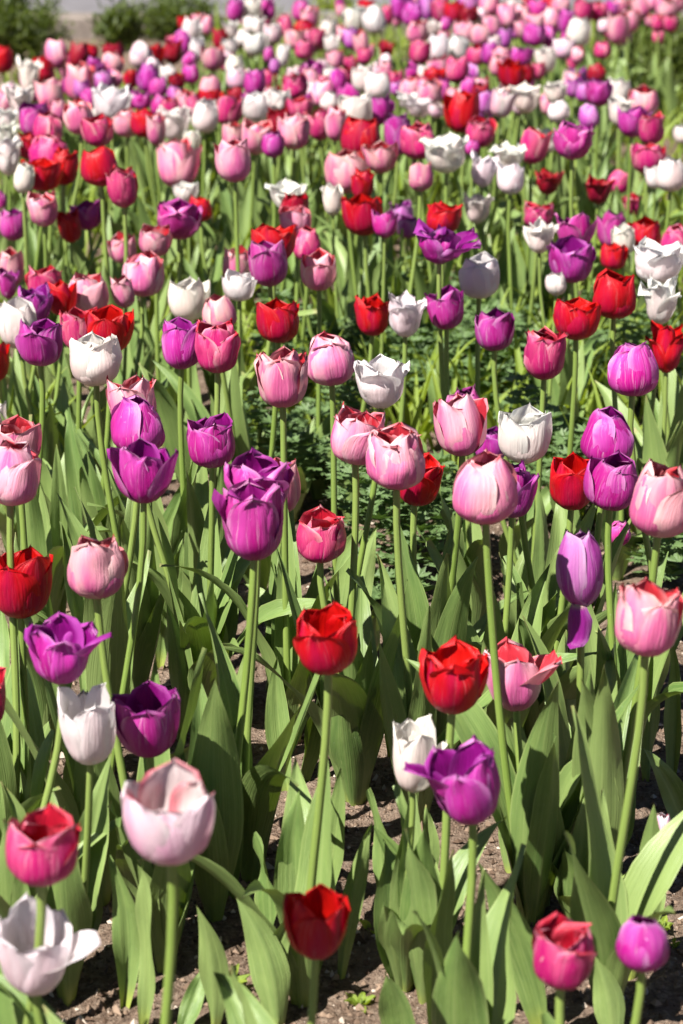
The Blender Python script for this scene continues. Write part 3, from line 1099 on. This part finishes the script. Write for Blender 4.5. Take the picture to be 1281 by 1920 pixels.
# broad leaves that stand out in the photograph: tip, foot (pixels), width in pixels, sideways bow
BROAD = '''
403 1110 382 1370 68 .05
362 882 262 1180 48 -.04
105 832 114 1180 46 .02
522 900 500 1300 58 .06
62 928 60 1200 30 0
563 1480 575 1850 84 -.10
443 1682 520 1940 80 .14
368 1695 400 1930 58 .10
560 1700 505 1905 52 -.12
396 1388 420 1700 78 .08
578 1340 440 1640 64 -.08
700 1540 638 1842 46 -.03
702 1550 815 1800 78 .12
898 1618 1020 1930 88 .05
944 1350 1020 1680 62 .06
1120 1282 1095 1640 84 -.02
1185 1420 1130 1640 60 .05
1262 1190 1258 1500 44 .05
1206 1402 1300 1600 58 .12
1100 1478 1072 1740 66 .06
1130 1480 1165 1790 48 -.03
1226 1508 1180 1830 72 .06
1256 1650 1205 1780 28 -.05
1010 918 1004 1230 52 .06
1062 955 1015 1200 42 0
672 1188 688 1500 72 -.05
735 1112 800 1390 54 .08
708 984 655 1260 48 -.04
252 1080 235 1330 54 -.08
312 1130 335 1380 50 .1
345 1010 300 1250 50 -.03
75 1400 20 1560 50 -.10
98 1340 30 1500 60 .05
402 1384 245 1500 48 -.10
206 1605 232 1880 62 .12
188 1588 130 1830 74 .05
262 1612 272 1930 54 .06
386 1806 330 1950 44 .06
852 1595 815 1960 88 -.06
892 1700 868 1920 54 .05
722 1825 760 1990 92 .10
1112 1785 1150 1980 66 .08
985 1470 960 1640 56 -.1
800 1510 790 1700 50 .06
760 1190 735 1420 48 -.06
872 1090 850 1340 52 .04
930 1150 950 1400 50 .04
1000 1120 985 1390 60 .06
1060 1180 1075 1450 56 -.05
840 1180 870 1440 46 .08
610 1230 560 1480 62 .05
520 1230 545 1500 54 -.08
470 1210 440 1460 56 -.06
160 1290 120 1560 56 .08
330 1440 300 1700 58 .05
478 1560 500 1800 56 .10
640 1440 600 1720 60 .05
690 1480 720 1740 44 .08
40 1600 20 1900 66 .06
90 1640 60 1960 60 -.05
1180 1130 1200 1390 48 .05
1235 1260 1215 1470 46 -.05
'''
for i, ln in enumerate(BROAD.strip().splitlines()):
    tx, ty, bx, by, w, bow = map(float, ln.split())
    B = ground_at(bx, by); B[2] = -0.006
    Vt = (ty - 960) / FPX
    zt = (B[1] + rng.uniform(-.02, .05)) / (CP - Vt * SP)
    T = at(tx, ty, zt)
    base, t = min(roots, key=lambda r: (r[0][0] - B[0]) ** 2 + (r[0][1] - B[1]) ** 2)
    P = leaf_between(B, T, w * zt / FPX, bow, 500 + i, face=rng.uniform(-.5, .25), back=rng.random() < 0.35)
    link('leaf', mesh('leaf', P - base, grid_faces(17, 9), grid_uv(17, 9)), LEAF, t)

# ------------------------------------------------------------------ ground cover, strap leaves
def lobed(bag, c, size, az, el, g):
    """a small five lobed leaf"""
    pts = [(0, 0, 0)]
    uv = [(0.5, 0.3)]
    lob = 5
    for i in range(lob):
        a = (i - 2) * 0.62
        for da, rr in ((-0.24, 0.62), (0.0, 1.0), (0.24, 0.62)):
            pts.append((rr * math.sin(a + da), rr * math.cos(a + da), 0.18 * rr * rr * (1 if da else 0.6) + g.uniform(-.08, .08)))
            uv.append((0.5 + 0.35 * math.sin(a), 0.3 + 0.6 * rr))
    f = [(0, i, i + 1) for i in range(1, 3 * lob)]
    P = np.array(pts) * size
    ca, sa, ce, se = math.cos(az), math.sin(az), math.cos(el), math.sin(el)
    y, z = P[:, 1] * ce - P[:, 2] * se, P[:, 1] * se + P[:, 2] * ce
    P = np.stack([P[:, 0] * ca - y * sa, P[:, 0] * sa + y * ca, z], 1) + c
    f = [(a, c_, b) for a, b, c_ in f]
    bag.add(P, f, uv)

cov = Bag()
g = np.random.default_rng(41)
def in_cover(x, y):
    # patches of the low plant, seen between the stems
    z = y * CP + (CAM_H - 0.07) * SP
    V = (-y * SP + (CAM_H - 0.07) * CP) / z
    return cover_px(640.5 + FPX * x / z, 960 + FPX * V) < 1 + 0.6 * float(vnoise(x * 6, y * 6, 1))
k = 0
while k < 9000:
    x, y = g.uniform(-0.55, 0.95), g.uniform(2.5, 5.4)
    if not in_cover(x, y): continue
    h = 0.04 + 0.20 * (0.5 + 0.5 * float(vnoise(x * 7, y * 7, 2))) * g.random() ** 0.5
    lobed(cov, np.array((x, y, h)), g.uniform(0.012, 0.025), g.uniform(0, 6.28), g.uniform(-0.5, 0.8), g)
    k += 1
co = cov.build('ground_cover', COVER, smooth=False)
tag(co, 'low dark green lobed ground cover between the tulips', kind='stuff')

def blade(bag, base, L, W, az, e0, e1, g, m=0):
    P = leaf_verts(L, W, az, e0, e1, g.normal(0, 0.8), 0.001, int(g.integers(1e9)), 7, 3, 1.5, 0.1) + base
    bag.add(P, grid_faces(7, 3), grid_uv(7, 3), m)

st = Bag()
g = np.random.default_rng(43)
k = 0
while k < 3800:
    y = g.uniform(3.3, 12.5); x = g.uniform(-1, 1) * (0.19 * y)
    if y > 9.5 and x < -0.06 * y: continue
    if y < 5 and float(vnoise(x * 2, y * 1.5, 4)) < 0.05: continue
    blade(st, np.array((x, y, -0.005)), g.uniform(0.12, 0.27), g.uniform(0.008, 0.022), g.uniform(0, 6.28), g.uniform(65, 88), g.uniform(0, 70), g)
    k += 1
so = st.build('strap_leaves', STRAP)
tag(so, 'bright yellow green strap leaves crowding the far rows', kind='stuff')

# ------------------------------------------------------------------ crumbs of soil
cr = Bag()
g = np.random.default_rng(47)
n = 24000
OCT = np.array([(1, 0, 0), (-1, 0, 0), (0, 1, 0), (0, -1, 0), (0, 0, 1), (0, 0, -1)], float)
OF = np.array([(0, 2, 4), (2, 1, 4), (1, 3, 4), (3, 0, 4), (2, 0, 5), (1, 2, 5), (3, 1, 5), (0, 3, 5)])
ys = 1.6 + 2.6 * g.random(n) ** 1.3
xs = g.uniform(-1, 1, n) * (0.19 * ys + 0.03)
sz = 0.0009 + 0.0048 * g.random(n) ** 3.5
V = OCT[None] * g.uniform(0.5, 1.4, (n, 6, 1)) * sz[:, None, None] * g.uniform(0.6, 1.5, (n, 1, 3))
an = g.uniform(0, 6.28, n); ca, sa = np.cos(an)[:, None], np.sin(an)[:, None]
V = np.stack([V[..., 0] * ca - V[..., 1] * sa, V[..., 0] * sa + V[..., 1] * ca, V[..., 2]], -1)
zs = relief(xs, ys) + sz * 0.35
V += np.stack([xs, ys, zs], 1)[:, None, :]
F = (OF[None] + (np.arange(n) * 6)[:, None, None]).reshape(-1, 3)
UV = np.repeat(g.random((n, 2)), 6, 0)
me = mesh('soil_crumbs', V.reshape(-1, 3), [tuple(r) for r in F.tolist()], UV, smooth=False)
tag(link('soil_crumbs', me, CRUMB), 'loose brown crumbs and chips scattered on the soil', kind='stuff')

# ------------------------------------------------------------------ seedlings, dry leaf
def seedling(px, py, size, n, label, mat=STRAP):
    b = ground_at(px, py)
    t = thing('seedling', b, label, 'seedling', 'weed seedlings on the soil')
    g = np.random.default_rng(int(px))
    v, f, uv = tube((0, 0, -0.004), (0.002, 0, size * 0.55), np.zeros(3), 0.0012, 0.0009, 5, 4)
    link('stem', mesh('stem', v, f, uv), STEM, t)
    for k in range(n):
        P = leaf_verts(size * g.uniform(0.7, 1.1), size * g.uniform(0.35, 0.5), k * 2.4 + g.uniform(0, .4), g.uniform(40, 60), g.uniform(-10, 20), 0, 0.001, int(g.integers(1e9)), 7, 5, 1.4, 0, 0.001)
        P[:, 2] += size * 0.3 * g.random()
        link('leaf', mesh('leaf', P, grid_faces(7, 5), grid_uv(7, 5)), mat, t)
for a in ((674, 1893, 0.022, 5, 'pale green seedling on bare soil at the bottom, middle'),
          (1243, 1742, 0.016, 5, 'tiny seedling on shaded soil near the right edge'),
          (1262, 1775, 0.009, 4, 'smallest seedling, a green speck on soil near the right edge'),
          (420, 1868, 0.034, 6, 'bright green weed between broad leaves at the bottom, left of centre'),
          (893, 1800, 0.026, 4, 'yellow green weed in the shade beside a leaf clump, bottom right of centre'),
          (700, 1760, 0.030, 3, 'pale weed leaf leaning over bare soil, bottom right of the red tulip'),
          (1003, 1722, 0.014, 4, 'small weed behind the low pink tulip, bottom right')):
    seedling(*a)

# ------------------------------------------------------------------ shrubs by the path
def shrub(px, py, w, h, n, leaf, mat, label, seed, cat='shrub', name='shrub', upright=0.0):
    b = ground_at(px, py); b[2] = 0
    t = thing(name, b, label, cat)
    g = np.random.default_rng(seed)
    st_, fo = Bag(), Bag()
    for k in range(max(5, n // 60)):
        a = g.uniform(0, 6.28); rr = w * 0.5 * g.random() ** 0.5
        tip = np.array((rr * math.cos(a), rr * math.sin(a), h * g.uniform(0.55, 1.0) * (1 - 0.4 * (rr / (w * .5)) ** 2)))
        v, f, uv = tube((tip[0] * .25, tip[1] * .25, -0.01), tip, np.zeros(3), 0.004, 0.0015, 5, 5)
        st_.add(v, f, uv)
        for j in range(60):
            s = g.uniform(0.25, 1.0)
            p = tip * s + np.array((tip[0] * .25, tip[1] * .25, 0)) * (1 - s) + g.normal(0, 0.03, 3)
            P = leaf_verts(leaf * g.uniform(.6, 1.2), leaf * g.uniform(.3, .45), g.uniform(0, 6.28), g.uniform(20 + 40 * upright, 80), g.uniform(-30, 40), 0, 0.001, int(g.integers(1e9)), 4, 3, 1.4, 0, 0.001) + p
            P[:, 2] = np.maximum(P[:, 2], 0.004)
            fo.add(P, grid_faces(4, 3), grid_uv(4, 3))
    st_.build('branches', STEM, parent=t)
    fo.build('foliage', mat, parent=t)
shrub(36, 116, 0.5, 0.42, 2400, 0.05, SHRUB, 'dark green bushy shrub in the top left corner beside the kerb', 1)
shrub(-30, 60, 0.6, 0.5, 2400, 0.05, SHRUB, 'dark shaded shrub behind the bushy one, far top left', 2)
shrub(222, 96, 0.28, 0.24, 1000, 0.06, SHRUB, 'small leafy green shrub against the kerb, top left', 3, upright=0.6)
shrub(325, 76, 0.5, 0.30, 1900, 0.045, SHRUB, 'brownish green low shrub on the kerb, left of the purple and white trio', 4)
shrub(628, 52, 0.26, 0.19, 900, 0.045, SHRUBY, 'yellow green shrub by the path at the top, middle', 5)
shrub(1290, 215, 0.46, 0.38, 2400, 0.045, SHRUB, 'dark green shrub at the right edge of the upper field', 6)
shrub(1225, 150, 0.5, 0.36, 2400, 0.05, SHRUB, 'dark leafy shrub in the top right corner behind the tulips', 7)


# ------------------------------------------------------------------ withered bits among the leaves
for tip, foot, w, lab in (((1196, 1262), (1188, 1440), 26, 'withered straw coloured leaf standing between green leaves near the right edge'),
                          ((1142, 1352), (1186, 1358), 9, 'short pale straw lying on soil between stems near the right edge')):
    B = ground_at(*foot); B[2] = 0.006
    if w > 10:
        Vt = (tip[1] - 960) / FPX
        T = at(tip[0], tip[1], (B[1] + 0.01) / (CP - Vt * SP))
    else:
        T = ground_at(*tip); T[2] = 0.008
    P = leaf_between(B, T, w * 2.6 / FPX, 0.08, int(foot[0]), 13, 5)
    o = link('dry_leaf', mesh('dry_leaf', P - B, grid_faces(13, 5), grid_uv(13, 5)), DRYM)
    o.location = tuple(B)
    tag(o, lab, 'dry leaf')
